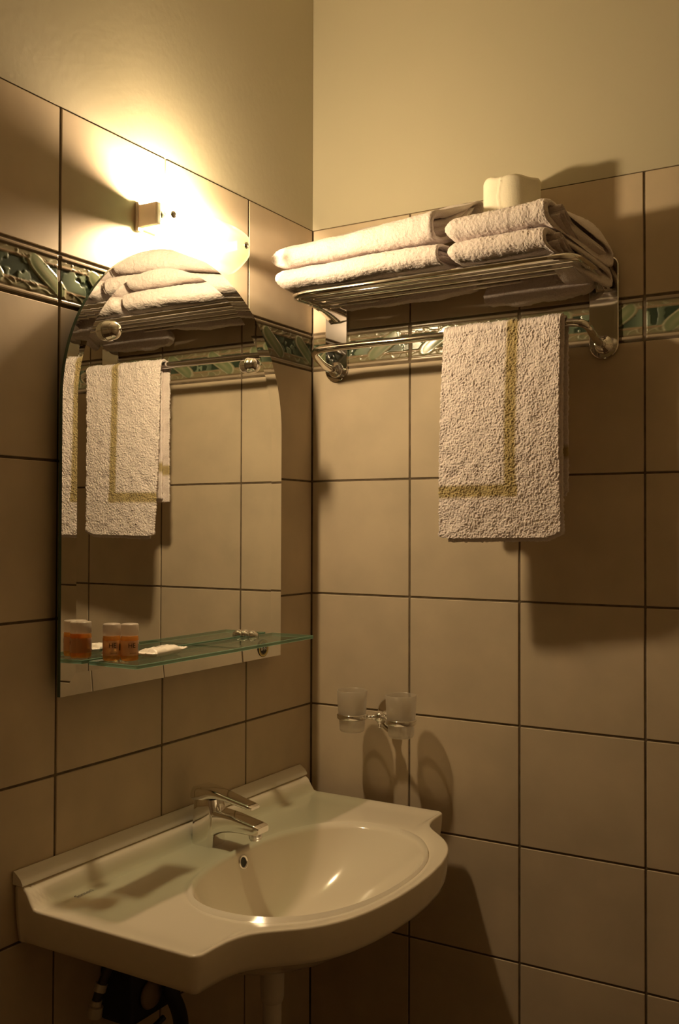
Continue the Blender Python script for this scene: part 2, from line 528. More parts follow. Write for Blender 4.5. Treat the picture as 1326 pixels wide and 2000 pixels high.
lathe(bm, [(0, 0), (.0125, 0), (.0125, .013), (.0105, .0145), (0, .0145)], axis_mat((.0375, -.5745, .442 + Z0), (0, 1, 0)), 28)
done('bulb_cap', bm, m_chrome_s, bl)
bl['label'] = 'glowing bulb'

# ------------------------------------------------------------------ glass shelf
SHZ = -.3225 + Z0
sh = thing('glass_shelf', (.03, -.465, SHZ), 'clear green-edged glass shelf across the foot of the mirror', 'shelf')
bm = bmesh.new(); box(bm, .032, .134, -.722, -.203, SHZ - .0065, SHZ, .0008)
for f in bm.faces:
    f.normal_update(); f.material_index = 0 if abs(f.normal.z) > .8 else 1
g = done('shelf_glass', bm, [m_shelfglass, glass_mix('green_shelf_edge', (.34, .56, .45), (.45, .70, .56), (.6, .85, .72), .5, .5, .25, .1)], sh)
for yy in (-.652, -.284):
    bm = bmesh.new()
    M = axis_mat((MX + .0008, yy, SHZ + .001), (1, 0, 0))
    lathe(bm, [(0, 0), (.0115, 0), (.012, .002), (.0075, .004), (.007, .009), (.0100, .011), (.0112, .016), (.0102, .021), (.0070, .022), (.0065, .027), (0, .028)], M, 28)
    done('shelf_clip', bm, m_chrome, sh)

# ------------------------------------------------------------------ bottles
def wrap_on(me, cx, cy, cz, r, ang):
    c = vco(me)
    a = ang + c[:, 0] / r
    rr = r + c[:, 2]
    out = np.stack([cx + rr*np.cos(a), cy + rr*np.sin(a), cz + c[:, 1]], 1); setco(me, out)
def bottle(x, y, label, text_ang, first):
    z = SHZ
    t = thing('shampoo_bottle', (x, y, z), label, 'bottle', 'small bottles on the glass shelf')
    bm = bmesh.new()
    lathe(bm, [(0, .0015), (.011, .0005), (.0128, .0006), (.0140, .0025), (.0143, .006), (.0143, .036), (.0138, .039), (.0120, .041), (0, .041)], axis_mat((x, y, z), (0, 0, 1)), 40)
    done('bottle_body', bm, m_amber, t)
    bm = bmesh.new()
    lathe(bm, [(.0118, .0405), (.0136, .0405), (.0142, .042), (.0142, .058), (.0134, .0595), (.0, .0595)], axis_mat((x, y, z), (0, 0, 1)), 40)
    done('bottle_cap', bm, m_cap, t)
    bm = bmesh.new()
    lathe(bm, [(.01445, .009), (.01455, .0095), (.01455, .0325), (.01445, .033)], axis_mat((x, y, z), (0, 0, 1)), 40)
    lb = done('bottle_label', bm, m_label, t)
    lb['label'] = 'pale see-through label band'
    for txt, s, dz, da, mm in (('HE', .0105, .025, 0, m_ink), ('-----', .007, .0135, .15, m_ink)):
        me = text_mesh(txt, s, .00005); wrap_on(me, x, y, z + dz, .01465, text_ang + da)
        link('label_lettering', me, mm, lb, False)
    # teal square on the wall side
    for ang in (text_ang + 1.15, text_ang + PI*.86):
        bm = bmesh.new()
        vs = [[bm.verts.new((x + .01468*math.cos(ang + a), y + .01468*math.sin(ang + a), z + h)) for a in np.linspace(-.33, .33, 9)] for h in (.0165, .0275)]
        for k in range(8): bm.faces.new((vs[0][k], vs[0][k+1], vs[1][k+1], vs[1][k]))
        done('label_print', bm, m_teal, lb)
toc = math.atan2(-1.877+.69, 1.19-.07)
bottle(.0565, -.6955, 'small amber shampoo bottle with milky cap, the one nearer the mirror on the glass shelf', toc + .1, True)
bottle(.0820, -.6810, 'small amber shampoo bottle with milky cap, standing next to the wrapped soap', toc + .25, False)

# ------------------------------------------------------------------ wrapped soap
def soap():
    L, Wd, H = .104, .043, .0075
    nx, ny = 80, 34
    V = []; F = []
    X, Y = np.meshgrid(np.linspace(-1, 1, nx+1), np.linspace(-1, 1, ny+1), indexing='ij')
    core = np.clip((.76 - np.abs(X))/.16, 0, 1); core = core*core*(3-2*core)
    pl = (1 - np.abs(Y)**3.2)
    prof = H*(.10 + .90*core*np.clip(pl, 0, 1)**.55)
    wid = Wd/2*(1.0 - .14*core)
    P = np.stack([X.ravel(), Y.ravel(), np.zeros(X.size)], 1)
    wr = vnoise(P, 5, 2).reshape(X.shape)*.0016 + vnoise(P, 14, 5).reshape(X.shape)*.0008
    crimp = (1-core)*np.sin(Y*60)*.0005
    top = prof + wr*(np.abs(Y) < .99) + crimp
    skew = (1-core)*wr*2
    for sgn in (1, -1):
        for i in range(nx+1):
            for j in range(ny+1):
                zz = H*.95 + (top[i, j] if sgn > 0 else -prof[i, j] + crimp[i, j])
                V.append((X[i, j]*L/2, Y[i, j]*wid[i, j], max(zz, .0004) + (abs(X[i, j])-.7)*(.008 if X[i, j] > .7 else .003)*(abs(X[i, j]) > .7)))
    n1 = (nx+1)*(ny+1)
    for i in range(nx):
        for j in range(ny):
            k = i*(ny+1)+j; F.append((k, k+ny+1, k+ny+2, k+1)); F.append((n1+k, n1+k+1, n1+k+ny+2, n1+k+ny+1))
    for i in range(nx):
        for j in (0, ny):
            k = i*(ny+1)+j; F.append((k, k+ny+1, n1+k+ny+1, n1+k))
    for j in range(ny):
        for i in (0, nx):
            k = i*(ny+1)+j; F.append((k, k+1, n1+k+1, n1+k))
    M = Matrix.Translation((.0835, -.608, SHZ + .0003)) @ Matrix.Rotation(PI/2 + .10, 4, 'Z')
    t = thing('wrapped_soap', (.0835, -.608, SHZ), 'white wrapped soap bar with crimped ends lying on the glass shelf', 'soap')
    V = [M @ Vector(v) for v in V]
    pydata('wrapper', V, F, m_wrap, t, True, 60)
    me = text_mesh('~~~~~', .012, .0001)
    me.transform(M @ Matrix.Translation((0, .002, H*2.06)))
    link('wrapper_lettering', me, m_greyink, t.children[0], False)
    return t
soap()

# ------------------------------------------------------------------ towel rack
rack = thing('towel_rack', (.366, 0, .40 + Z0), 'chrome wall towel rack with a rod shelf and a lower bar on the right wall', 'towel rack')
PXL, PXR = .066, .667
for px in (PXL, PXR):
    bm = bmesh.new()
    zb, zt, hw = .250 + Z0, .395 + Z0, .0283
    pts = []
    for k in range(21):
        a = PI + PI*k/20; pts.append((px + hw*math.cos(a), zb + hw*math.sin(a)))
    for k in range(13):
        a = 0 + (PI/2)*k/12; pts.append((px + hw - .018 + .018*math.cos(a), zt + .005 + .018*math.sin(a)))
    for k in range(13):
        a = PI/2 + (PI/2)*k/12; pts.append((px - hw + .018 + .018*math.cos(a), zt + .005 + .018*math.sin(a)))
    f0 = [bm.verts.new((x, -.0005, z)) for x, z in pts]; f1 = [bm.verts.new((x, -.0045, z)) for x, z in pts]; f2 = [bm.verts.new((px + (x-px)*.95, -.0055, (z-.32-Z0)*.985 + .32 + Z0)) for x, z in pts]
    nn = len(pts)
    for k in range(nn):
        bm.faces.new((f0[k], f0[(k+1) % nn], f1[(k+1) % nn], f1[k])); bm.faces.new((f1[k], f1[(k+1) % nn], f2[(k+1) % nn], f2[k]))
    bm.faces.new(f2); bm.faces.new(f0[::-1])
    bk = done('bracket_plate', bm, m_chrome, rack, smooth=False)
    bm = bmesh.new()
    lathe(bm, [(0, 0), (.0175, 0), (.018, .002), (.014, .005), (.010, .006), (.0095, .009), (.005, .0105), (0, .011)], axis_mat((px, -.0055, zb - .002), (0, -1, 0)), 32)
    done('screw_cover', bm, m_chrome_s if px == PXL else m_chrome, bk)
SZ = .3795 + Z0
bm = bmesh.new()
tube(bm, bend([(PXL, -.004, SZ + .004), (PXL + .001, -.199, SZ - .004), (PXR, -.199, SZ - .004), (PXR, -.004, SZ + .004)], .045, 10), .0072, 18)
done('shelf_frame', bm, m_chrome, rack, smooth=True, auto=50)
for yy in (-.040, -.080, -.120, -.160):
    bm = bmesh.new()
    zz = SZ + .0035 - .008*abs(yy)/.199
    tube(bm, [(PXL, yy, zz), (PXL + .12, yy, zz), (PXR - .12, yy, zz), (PXR, yy, zz)], .0036, 12)
    done('shelf_rod', bm, m_chrome, rack, smooth=True, auto=50)
bm = bmesh.new()
BZ, BY = .276 + Z0, -.112
tube(bm, bend([(PXL, -.008, .247 + Z0), (PXL - .000, -.060, .250 + Z0), (PXL + .003, BY, BZ - .003), (PXL + .05, BY, BZ), (PXR - .05, BY, BZ), (PXR - .003, BY, BZ - .003), (PXR, -.060, .250 + Z0), (PXR, -.008, .247 + Z0)], .028, 8), .0075, 20)
done('towel_bar', bm, m_chrome, rack, smooth=True, auto=50)
# flat stays that carry the shelf frame forward from each plate
for px, s in ((PXL, 1), (PXR, -1)):
    bm = bmesh.new()
    secs = []
    for t in np.linspace(0, 1, 14):
        y = -.005 - .110*t; z = SZ - .005 - .020*(1-t)**2.2; hw = .010*(1-t)**1.3 + .004
        secs.append([(px - hw, y, z), (px + hw, y, z), (px + hw, y, z - .003), (px - hw, y, z - .003)])
    loft(bm, secs)
    done('shelf_stay', bm, m_chrome, rack, smooth=False)

# ------------------------------------------------------------------ hanging hand towel
def hand_towel():
    t = thing('hand_towel', (.50, BY, BZ), 'white hand towel with an olive stripe hanging over the lower rack bar', 'towel')
    x0, x1 = .387, .6225
    def sheet(name, yf, yb, zbot_f, zbot_b, rad, dx, nx, seed, xe=(0, 0)):
        # path: front bottom -> over the bar -> back bottom
        path = []
        zc = BZ
        NQ = 150 if nx < 200 else 430
        for k in range(NQ): path.append((yf, zbot_f + (zc - zbot_f)*k/NQ, k/NQ*(zc - zbot_f)))
        lf = zc - zbot_f
        for k in range(14):
            a = PI*k/13; path.append((BY + (yf-BY)*math.cos(a) if a < PI/2 else BY + (yb-BY)*-math.cos(a), zc + rad*math.sin(a), lf + rad*1.3*k))
        lb = zc - zbot_b; nb = int(NQ*.6*lb/lf)
        for k in range(1, nb+1): path.append((yb, zc - lb*k/nb, -(lb - lb*k/nb)-10))
        np_ = len(path)
        X = np.linspace(x0+dx+xe[0], x1+dx+xe[1], nx)
        V = np.zeros((np_, nx, 3)); st = np.zeros((np_, nx)); out = np.zeros((np_, nx))
        for i, (y, z, s) in enumerate(path):
            V[i, :, 0] = X; V[i, :, 1] = y; V[i, :, 2] = z
            u = (X - x0)/(x1-x0)
            if s >= 0:     # front flap
                v = s
                vert = np.clip(1-np.abs(u-.605)/.062, 0, 1) * (v > .078)
                hor = np.clip(1-np.abs(v-.090)/.0155, 0, 1) * (u < .665)
                hang = max(0, 1 - v/lf)
                # the lower left corner swings out, the lower right rounds off
                V[i, :, 1] -= (.018*hang*(1-u)) + .002*hang
                V[i, :, 0] += .010*hang*(1-u)*0 - .003*np.sin(hang*PI)
                V[i, :, 2] += (.011*np.clip((.10-(1-u)), 0, 1)/.10)*max(0, 1-v/.05) + .005*np.clip((.08-u)/.08, 0, 1)*max(0, 1-v/.05)
                V[i, :, 2] += (u-.5)*.004
            else:
                v = -(s+10)
                vert = np.clip(1-np.abs(u-.605)/.062, 0, 1)*(v > .05)*0
                hor = np.clip(1-np.abs(v-.075)/.0155, 0, 1)
            st[i] = np.clip(2.2*np.maximum(vert, hor), 0, 1)
        P = V.reshape(-1, 3)
        # gentle folds, terry pile
        fold = vnoise(P*[1, .3, .35], 16, seed)*.007 + vnoise(P, 55, seed+1)*.0030
        F = [(i*nx+j, i*nx+j+1, (i+1)*nx+j+1, (i+1)*nx+j) for i in range(np_-1) for j in range(nx-1)]
        return P, F, st.ravel(), fold, np_, nx
    parts = []
    front = sheet('f', BY-.020, BY+.020, -.124+Z0, -.045+Z0, .0165, 0, 270, 3)
    inner = sheet('i', BY-.0125, BY+.012, -.131+Z0, -.038+Z0, .0105, .0045, 90, 8, (.012, .001))
    for nm, sh_, thick, amp in (('front', front, .0058, 1), ('inner', inner, .0040, .6)):
        P, F, st, fold, np_, nx = sh_
        me = bpy.data.meshes.new('hand_towel_' + nm)
        me.from_pydata(P.tolist(), [], F); me.update()
        N = vnormals(me)
        if N[:np_*nx//3, 1].mean() > 0:
            me.flip_normals(); me.update(); N = vnormals(me)
        rib = vnoise(P*[1.25, 1, .62], 560, 21)*.0026 + vnoise(P*[.8, 1, 1.5], 470, 22)*.0020 + vnoise(P, 150, 27)*.0010
        A = P + N*((fold + rib)*amp)[:, None]; B = P - N*(thick - fold*amp)[:, None]
        jag = vnoise(P, 420, 31)*.003
        # frayed looped edges
        J = np.zeros_like(P)
        idx = np.arange(len(P)).reshape(np_, nx)
        J[idx[:, 0], 0] = jag[idx[:, 0]]*1.2; J[idx[:, -1], 0] = jag[idx[:, -1]]*1.2
        J[idx[0, :], 2] = jag[idx[0, :]]; J[idx[-1, :], 2] = jag[idx[-1, :]]
        A += J; B += J
        n1 = len(P)
        FF = list(F) + [(a+n1, d+n1, c+n1, b_+n1) for a, b_, c, d in F]
        ring = list(idx[0, :]) + list(idx[1:, -1]) + list(idx[-1, -2::-1]) + list(idx[-2:0:-1, 0])
        FF += [(ring[k], ring[(k+1) % len(ring)], ring[(k+1) % len(ring)] + n1, ring[k] + n1) for k in range(len(ring))]
        m2 = bpy.data.meshes.new('cloth'); m2.from_pydata(np.vstack([A, B]).tolist(), [], [tuple(int(q) for q in f) for f in FF]); m2.update()
        bm = bmesh.new(); bm.from_mesh(m2); bmesh.ops.recalc_face_normals(bm, faces=bm.faces[:]); bm.to_mesh(m2); bm.free()
        at = m2.attributes.new('stripe', 'FLOAT', 'POINT'); at.data.foreach_set('value', np.concatenate([st, st]).astype(np.float32))
        link('outer_layer' if nm == 'front' else 'inner_layer', m2, m_stripe, t, True)
    return t
hand_towel()

# ------------------------------------------------------------------ folded bath towels
def flat_tube(xa, xb, yc, dy, zfun, hfun, thick, seed, closed_left=True, closed_right=False, nx=150, ns=110, inner_depth=.05, amp=1., yfun=None, frontx=None):
    """a flattened hollow roll of terry along x; returns verts, faces"""
    V = []; F = []
    seq = []
    L = xb - xa
    for i in range(nx+1):
        t = i/nx; seq.append((t, 0.0))
    if not closed_right:
        for k in range(1, 5): seq.append((1.0 + .004/L*math.sin(k/4*PI), thick*k/4))
        for k in range(1, 12): seq.append((1.0 - inner_depth/L*k/11, thick))
    rings = []
    for (t, inset) in seq:
        tt = min(max(t, 0), 1.02)
        e = 1.0
        if closed_left: 
            q = min(1, tt*L/.022); e = math.sqrt(max(0.0, 1-(1-q)**2))
        if closed_right:
            q = min(1, (1-tt)*L/.022); e = min(e, math.sqrt(max(0.0, 1-(1-q)**2)))
        h = max(.0006, hfun(tt)*(.04 + .96*e) - inset); d = max(.001, dy*(.90 + .10*e) - inset)
        ring = []
        for k in range(ns):
            a = 2*PI*k/ns
            c, s = math.cos(a), math.sin(a)
            ex = .28
            yy = d*math.copysign(abs(c)**ex, c)*(1); zz = h*math.copysign(abs(s)**.75, s)
            # round the long edges like a fold
            yrel = yy/d
            zz2 = h*math.copysign(abs(s)**.8, s)
            ring.append((xa + L*t, yc + (yfun(tt) if yfun else 0) + yy, zfun(tt, yrel) + zz2))
        rings.append(ring)
    P = np.array(rings)
    nr = P.shape[0]
    # shear of the right end: x depends on depth
    if frontx:
        for i, (t, ins) in enumerate(seq):
            w_ = max(0, (t-.6)/.4)
            P[i, :, 0] += w_*np.array([frontx((p[1]-yc)/dy) for p in P[i]])
    P = P.reshape(-1, 3)
    F = [(i*ns+k, i*ns+(k+1) % ns, (i+1)*ns+(k+1) % ns, (i+1)*ns+k) for i in range(nr-1) for k in range(ns)]
    F.append(tuple(range(ns)))
    F.append(tuple(range((nr-1)*ns, nr*ns))[::-1])
    return P, F

def terry(name, pieces, parent=None, seed=0, amp=1., **props):
    V = []; F = []; o = 0
    for P, f in pieces:
        V.append(P); F += [tuple(int(i)+o for i in q) for q in f]; o += len(P)
    V = np.vstack(V)
    me = bpy.data.meshes.new(name); me.from_pydata(V.tolist(), [], F); me.update()
    bm = bmesh.new(); bm.from_mesh(me); bmesh.ops.recalc_face_normals(bm, faces=bm.faces[:]); bm.to_mesh(me); bm.free()
    N = vnormals(me)
    d = vnoise(V, 9, seed)*.007 + vnoise(V*[1, 1, 1], 24, seed+1)*.0045 + vnoise(V, 60, seed+2)*.0016 + vnoise(V, 300, seed+3)*.0016 + vnoise(V, 520, seed+4)*.0010
    V2 = V + N*(d*amp)[:, None]
    setco(me, V2)
    return link(name, me, m_towel, parent, True, **props)

ZS = SZ + .0085
def rear_rise(k, p=2.0):
    return lambda yr: k*((yr+1)/2)**p
TG = 'folded bath towels on the rack'
def bath_towel(label, bottom, xa, xb, h0, h1, zl, zr, rise, front, seed, cr=False, droop=0., cl=True, yfront=0.):
    t = thing('bath_towel', ((xa+xb)/2, -.12, bottom), label, 'towel', TG)
    dy = .103; yc = -.125 + yfront
    hf = lambda s: h0 + (h1-h0)*s
    def zf(s, yr):
        zc = zl + (zr-zl)*s
        dr = -droop*max(0, (s-.86)/.14)**1.6*max(0, (yr+1)/2)
        return zc + Z0 + rise*max(0, (yr+1)/2)**1.6 + dr
    P1 = flat_tube(xa, xb, yc, dy, zf, hf, .008, seed, cl, cr, frontx=front)
    ob = terry('outer_fold', [P1], t, seed)
    if not cr:
        # folded layers seen in the open end
        L = []
        h = h1
        for q, (hh, dz, dd, dxx) in enumerate(((.30, .42, .80, -.004), (.26, -.10, .74, .002), (.26, -.55, .83, -.007))):
            zf2 = lambda s, yr, dz=dz: zf(1.0, yr) + dz*(h-.006)
            L.append(flat_tube(xb-.075, xb+dxx, yc, dy*dd*.93, zf2, lambda s, hh=hh: h*hh, .003, seed+q, True, True, nx=40, ns=90, frontx=front))
        terry('inner_fold', L, t, seed+40, .45)
    return t
# left pair, open ends towards the middle of the rack
fr = lambda yr: .010*yr
low_left = bath_towel('lower of the two folded white bath towels at the left end of the rack', .386+Z0, .048, .425, .0200, .0220, .4065, .4095, .010, fr, 3)
bath_towel('upper of the two folded white bath towels at the left end of the rack', .428+Z0, .036, .412, .0215, .0300, .4485, .4635, .078, fr, 11)
# right pair, ends draping towards the wall at the right
fr2 = lambda yr: -.024 + .032*yr
low_right = bath_towel('lower folded white bath towel at the right end of the rack', .386+Z0, .436, .678, .0205, .0200, .4085, .4095, .006, fr2, 23, droop=.045)
bath_towel('upper of the two folded white bath towels on the right, right under the paper roll', .428+Z0, .432, .680, .0215, .0235, .4500, .4580, .004, fr2, 31, droop=.050)

def hanging_hem(par, xa, xb, zb, seed, back=-.034):
    # rear edge of the lower towel folded down between the last rod and the wall
    P, F = flat_tube(xa, xb, back + .002, .013, lambda s, yr: (zb + SZ + .006)/2 - .004*math.sin(s*PI) + .010*s, lambda s: (SZ + .006 - zb)/2*(1 - .16*math.sin(s*9)**2), .004, seed, True, True, nx=110, ns=70)
    terry('hanging_hem', [(P, F)], par, seed, 1.1)

hanging_hem(low_right, .435, .655, .338 + Z0, 51)
hanging_hem(low_left, .098, .420, .369 + Z0, 52)

# ------------------------------------------------------------------ toilet paper roll
def paper_roll(x, y, z):
    t = thing('toilet_paper_roll', (x, y, z), 'white toilet paper roll standing on the folded towels on the rack', 'toilet paper')
    R, H = .0550, .093
    ns, nh = 120, 30
    prof = [(.0215, .004), (.0215, H-.004), (.023, H-.001), (R-.006, H), (R-.002, H-.002), (R, H-.006)] + [(R, H-.006 - (H-.012)*k/nh) for k in range(1, nh+1)] + [(R-.003, .001), (.023, .0), (.0215, .004)]
    V = []; F = []
    for r, h in prof:
        for k in range(ns):
            a = 2*PI*k/ns
            rr = r
            if r > .04:
                dent = -.0050*math.exp(-((a-4.55)/.35)**2)*(.55 + .45*h/H)
                rr = r*(1 + .006*math.sin(3*a+1)) + dent*.8
                rr += .0018*math.exp(-((a - 4.62 - .05*math.sin(h*90))/.03)**2)
            V.append((x + rr*math.cos(a), y + rr*math.sin(a), z + h + (.002*math.sin(2*a) + .0018*math.sin(5*a+.6) if h > H*.9 and r > .04 else 0)))
    n = len(prof)
    for i in range(n-1):
        for k in range(ns):
            F.append((i*ns+k, i*ns+(k+1) % ns, (i+1)*ns+(k+1) % ns, (i+1)*ns+k))
    pydata('paper', V, F, m_paper, t, True, 60)
    bm = bmesh.new()
    lathe(bm, [(.0212, .002), (.0212, H-.002), (.0198, H-.002), (.0198, .002), (.0212, .002)], axis_mat((x, y, z), (0, 0, 1)), 40)
    done('cardboard_core', bm, m_card, t)
paper_roll(.509, -.080, .4745 + Z0)

# ------------------------------------------------------------------ tumbler holder and tumblers
TY, TZ = -.078, -.503 + Z0
TLX, TRX = .1525, .2685
hold = thing('tumbler_holder', (.2085, 0, TZ), 'chrome double tumbler holder on the right wall above the washbasin', 'holder')
bm = bmesh.new()
lathe(bm, [(0, .0), (.0365, .0), (.0370, .002), (.034, .0045), (.026, .009), (.016, .013), (.010, .017), (.0085, .024), (.010, .028), (.012, .030), (.010, .033), (.007, .036), (.007, .046), (0, .046)], axis_mat((.2085, -.0003, TZ - .003), (0, -1, 0)), 48)
done('wall_rosette', bm, m_chrome, hold)
bm = bmesh.new()
cx_, cy_ = .2085, -.058
lathe(bm, [(.0125*math.sin(PI*k/14), -.0125*math.cos(PI*k/14)) for k in range(15)], axis_mat((cx_, cy_, TZ), (0, 0, 1)), 32)
lathe(bm, [(0, -.026), (.003, -.025), (.0055, -.021), (.003, -.017), (.006, -.014), (.007, -.012)], axis_mat((cx_, cy_, TZ + .002), (0, 0, 1)), 24)
done('centre_ball', bm, m_chrome, hold)
for tx, s in ((TLX, -1), (TRX, 1)):
    bm = bmesh.new()
    x_in = tx - s*.030
    d = Vector((x_in - cx_, TY - cy_, 0)); L = d.length
    lathe(bm, [(0, .008), (.0045, .009), (.0065, .013), (.0045, .016), (.0035, .018), (.0055, .021), (.0035, .024), (.0032, L), (0, L)], axis_mat((cx_, cy_, TZ), d), 22)
    done('ring_arm', bm, m_chrome, hold)
    bm = bmesh.new()
    lathe(bm, [(.0288, -.0055), (.0310, -.0055), (.0322, -.0030), (.0322, .0035), (.0312, .0055), (.0292, .0055), (.0288, .004), (.0288, -.0055)], axis_mat((tx, TY, TZ), (0, 0, 1)), 56)
    done('holder_ring', bm, m_chrome, hold)
for tx, lb in ((TLX, 'frosted glass tumbler in the left ring of the chrome holder, nearer the corner'), (TRX, 'frosted glass tumbler in the right ring of the chrome holder')):
    t = thing('glass_tumbler', (tx, TY, TZ - .030), lb, 'tumbler', 'frosted tumblers in the wall holder')
    bm = bmesh.new()
    zb = -.032
    lathe(bm, [(0, zb), (.0235, zb), (.0262, zb+.003), (.0268, zb+.008), (.0276, -.004), (.0284, .003), (.0300, .012), (.0312, .030), (.0322, .054), (.0316, .0545), (.0304, .053), (.0292, .030), (.0278, .010), (.0255, zb+.012), (.020, zb+.009), (0, zb+.008)], axis_mat((tx, TY, TZ), (0, 0, 1)), 56)
    done('tumbler_glass', bm, m_frost, t, auto=60)

# ------------------------------------------------------------------ washbasin
BYC, DECK = -.447, -.680 + Z0
basin = thing('washbasin', (.2, BYC, DECK - .06), 'white ceramic washbasin with a bulging front rim fixed to the left wall', 'washbasin')
fpts = [(0, .488), (.06, .4855), (.12, .478), (.165, .467), (.20, .453), (.235, .430), (.262, .402), (.283, .379), (.302, .366), (.325, .3585), (.355, .3555), (.380, .355)]
def outline():
    P = []
    # front, from u=+ to u=-, smooth interpolation
    us = np.array([p[0] for p in fpts]); xs = np.array([p[1] for p in fpts])
    uu = np.linspace(.380, 0, 70)
    def cr(u):
        return float(np.interp(u, us, xs))
    # smoothed profile
    fx = [np.mean([cr(min(.38, max(0, abs(u + du)))) for du in np.linspace(-.014, .014, 9)]) for u in uu]
    half = [(fx[i], uu[i]) for i in range(len(uu))]
    corner = [(.355 - .016 + .016*math.sin(a), .380 + .016*math.cos(a) - .000) for a in np.linspace(0, PI/2, 9)][:-1]   # from side to front
    side = [(x, .396) for x in np.linspace(.004, .335, 44)]
    right = side + corner + half            # back corner -> side -> front centre (u>0)
    left = [(x, -u) for x, u in right[::-1]][1:]
    back = [(.004, u) for u in np.linspace(-.396, .396, 92)][1:-1]
    return right + left + back
OUT = outline()
NO = len(OUT)
CX, CU = .285, 0.0
def bowl_rim(th):
    c, s = math.cos(th), math.sin(th)
    # superellipse, longer towards the room than the wall
    ax = .176 if c > 0 else .150
    au = .252
    n = 2.25
    r = (abs(c/ax)**n + abs(s/au)**n) ** (-1/n)
    return CX + r*c, CU + r*s
def ledge(x):
    if x < .020: return .030
    t = min(1, (x-.020)/.026)
    return .030*(1 - (t*t*(3-2*t)))
def offs(k, d):
    """point k of the outline moved inwards by d"""
    a = Vector(OUT[(k-1) % NO]); b_ = Vector(OUT[(k+1) % NO]); t = (b_-a)
    nrm = Vector((t.y, -t.x)).normalized()
    p = Vector(OUT[k])
    q = p + nrm*d
    if (q - Vector((CX, CU))).length > (p - Vector((CX, CU))).length and d > 0: q = p - nrm*d
    return q
rings = []   # list of (name, list of xyz)
TH = [math.atan2(u - CU, x - CX) for x, u in OUT]
# bowl, inside out
DEP = .135
NB = 26
for j in range(1, NB+1):
    s = j/NB
    ring = []
    for k in range(NO):
        rx, ru = bowl_rim(TH[k])
        ss = s
        # drain sits a little behind the middle
        cx = CX - .080*(1-s)
        x = cx + (rx-CX)*ss; u = CU + (ru-CU)*ss
        prof = 1 - (s**2.6)
        z = -DEP*prof
        # soft shoulder at the rim
        z = z - .0035*max(0, 1-(1-s)/.10)*0
        ring.append((x, u, z))
    rings.append(ring)
ND = 30
for j in range(1, ND+1):
    s = j/ND
    ring = []
    for k in range(NO):
        rx, ru = bowl_rim(TH[k]); q = offs(k, .004)
        x = rx + (q.x-rx)*s; u = ru + (q.y-ru)*s
        z = ledge(x)
        # shallow dished deck beside the bowl, lip along the free edges
        dist = (Vector((x, u)) - Vector(OUT[k])).length
        z += .0035*math.exp(-(dist/.030)**2) - .0045
        z += .0045*0
        # blend out of the bowl
        dr = math.hypot(x-rx, u-ru)
        z -= .0045*math.exp(-dr/.010)
        ring.append((x, u, z))
    rings.append(ring)
# rounded rim and apron
for j in range(1, 7):
    a = PI/2*j/6
    rings.append([(offs(k, .004*(1-math.sin(a))).x, offs(k, .004*(1-math.sin(a))).y, (ledge(OUT[k][0]) - .001) - .004*(1-math.cos(a))) for k in range(NO)])
def skirt(u, x):
    # apron is deep at the wings and shallower along the bulge
    return .050
for j in range(1, 8):
    t = j/7
    rings.append([(offs(k, .006*t**2).x, offs(k, .006*t**2).y, (ledge(OUT[k][0])-.005)*(1-t) + (-.055)*t) for k in range(NO)])
for j, (ins, dz) in enumerate(((.010, -.0575), (.016, -.058), (.022, -.056))):
    rings.append([(offs(k, ins).x, offs(k, ins).y, dz) for k in range(NO)])
# underside: in to the outer bowl, down round it
last = rings[-1]
for j in range(1, 9):
    s = j/8
    ring = []
    for k in range(NO):
        rx, ru = bowl_rim(TH[k]); sc = .93
        bx, bu = CX + (rx-CX)*sc, CU + (ru-CU)*sc
        x = last[k][0] + (bx-last[k][0])*s; u = last[k][1] + (bu-last[k][1])*s
        ring.append((x, u, -.056 + .020*math.sin(PI*s)*.6 - .010*s))
    rings.append(ring)
base_ring = rings[-1]
for j in range(1, 15):
    s = j/15
    ring = []
    for k in range(NO):
        f = 1-s
        x = (CX - .080*s) + (base_ring[k][0]-CX)*math.sqrt(max(0, 1-s**2.2)); u = base_ring[k][1]*math.sqrt(max(0, 1-s**2.2))
        ring.append((x, u, -.066 - .094*s))
    rings.append(ring)
V = []; F = []
for ring in rings:
    V += [(x, BYC + u, DECK + z) for x, u, z in ring]
for i in range(len(rings)-1):
    for k in range(NO):
        F.append((i*NO+k, i*NO+(k+1) % NO, (i+1)*NO+(k+1) % NO, (i+1)*NO+k))
c0 = len(V); V.append((CX-.080, BYC, DECK - DEP)); 
for k in range(NO): F.append((k, (k+1) % NO, c0))
c1 = len(V); V.append((CX-.080, BYC, DECK - .162)); o = (len(rings)-1)*NO
for k in range(NO): F.append((o+k, o+(k+1) % NO, c1))
body = pydata('basin_body', V, F, m_ceramic, basin, True)
# overflow hole and drain
OX, OU = .150, .004
def bowl_point(th, s):
    rx, ru = bowl_rim(th); cx = CX - .080*(1-s)
    return Vector((cx + (rx-CX)*s, BYC + (ru-CU)*s, DECK - DEP*(1-s**2.6)))
p0 = bowl_point(PI, .90); p1 = bowl_point(PI, .94); nrm = (p1-p0).normalized().cross(Vector((0, 1, 0))).normalized()
if nrm.x < 0: nrm = -nrm
pm = (p0+p1)/2
bm = bmesh.new()
M = axis_mat(pm, nrm)
lathe(bm, [(.0125, -.001), (.0128, .0012), (.0115, .0022), (.0092, .0018), (.0085, .0005)], M, 40)
ring_o = done('overflow_ring', bm, m_chrome, basin)
bm = bmesh.new(); lathe(bm, [(.0088, .0006), (.0, .0006)], M, 32); done('overflow_hole', bm, m_black, ring_o)
bm = bmesh.new()
M = axis_mat((CX-.080, BYC, DECK-DEP), (0, 0, 1))
lathe(bm, [(.031, .0005), (.0315, .003), (.028, .0045), (.022, .004), (.021, .001), (.0, .0015)], M, 40)
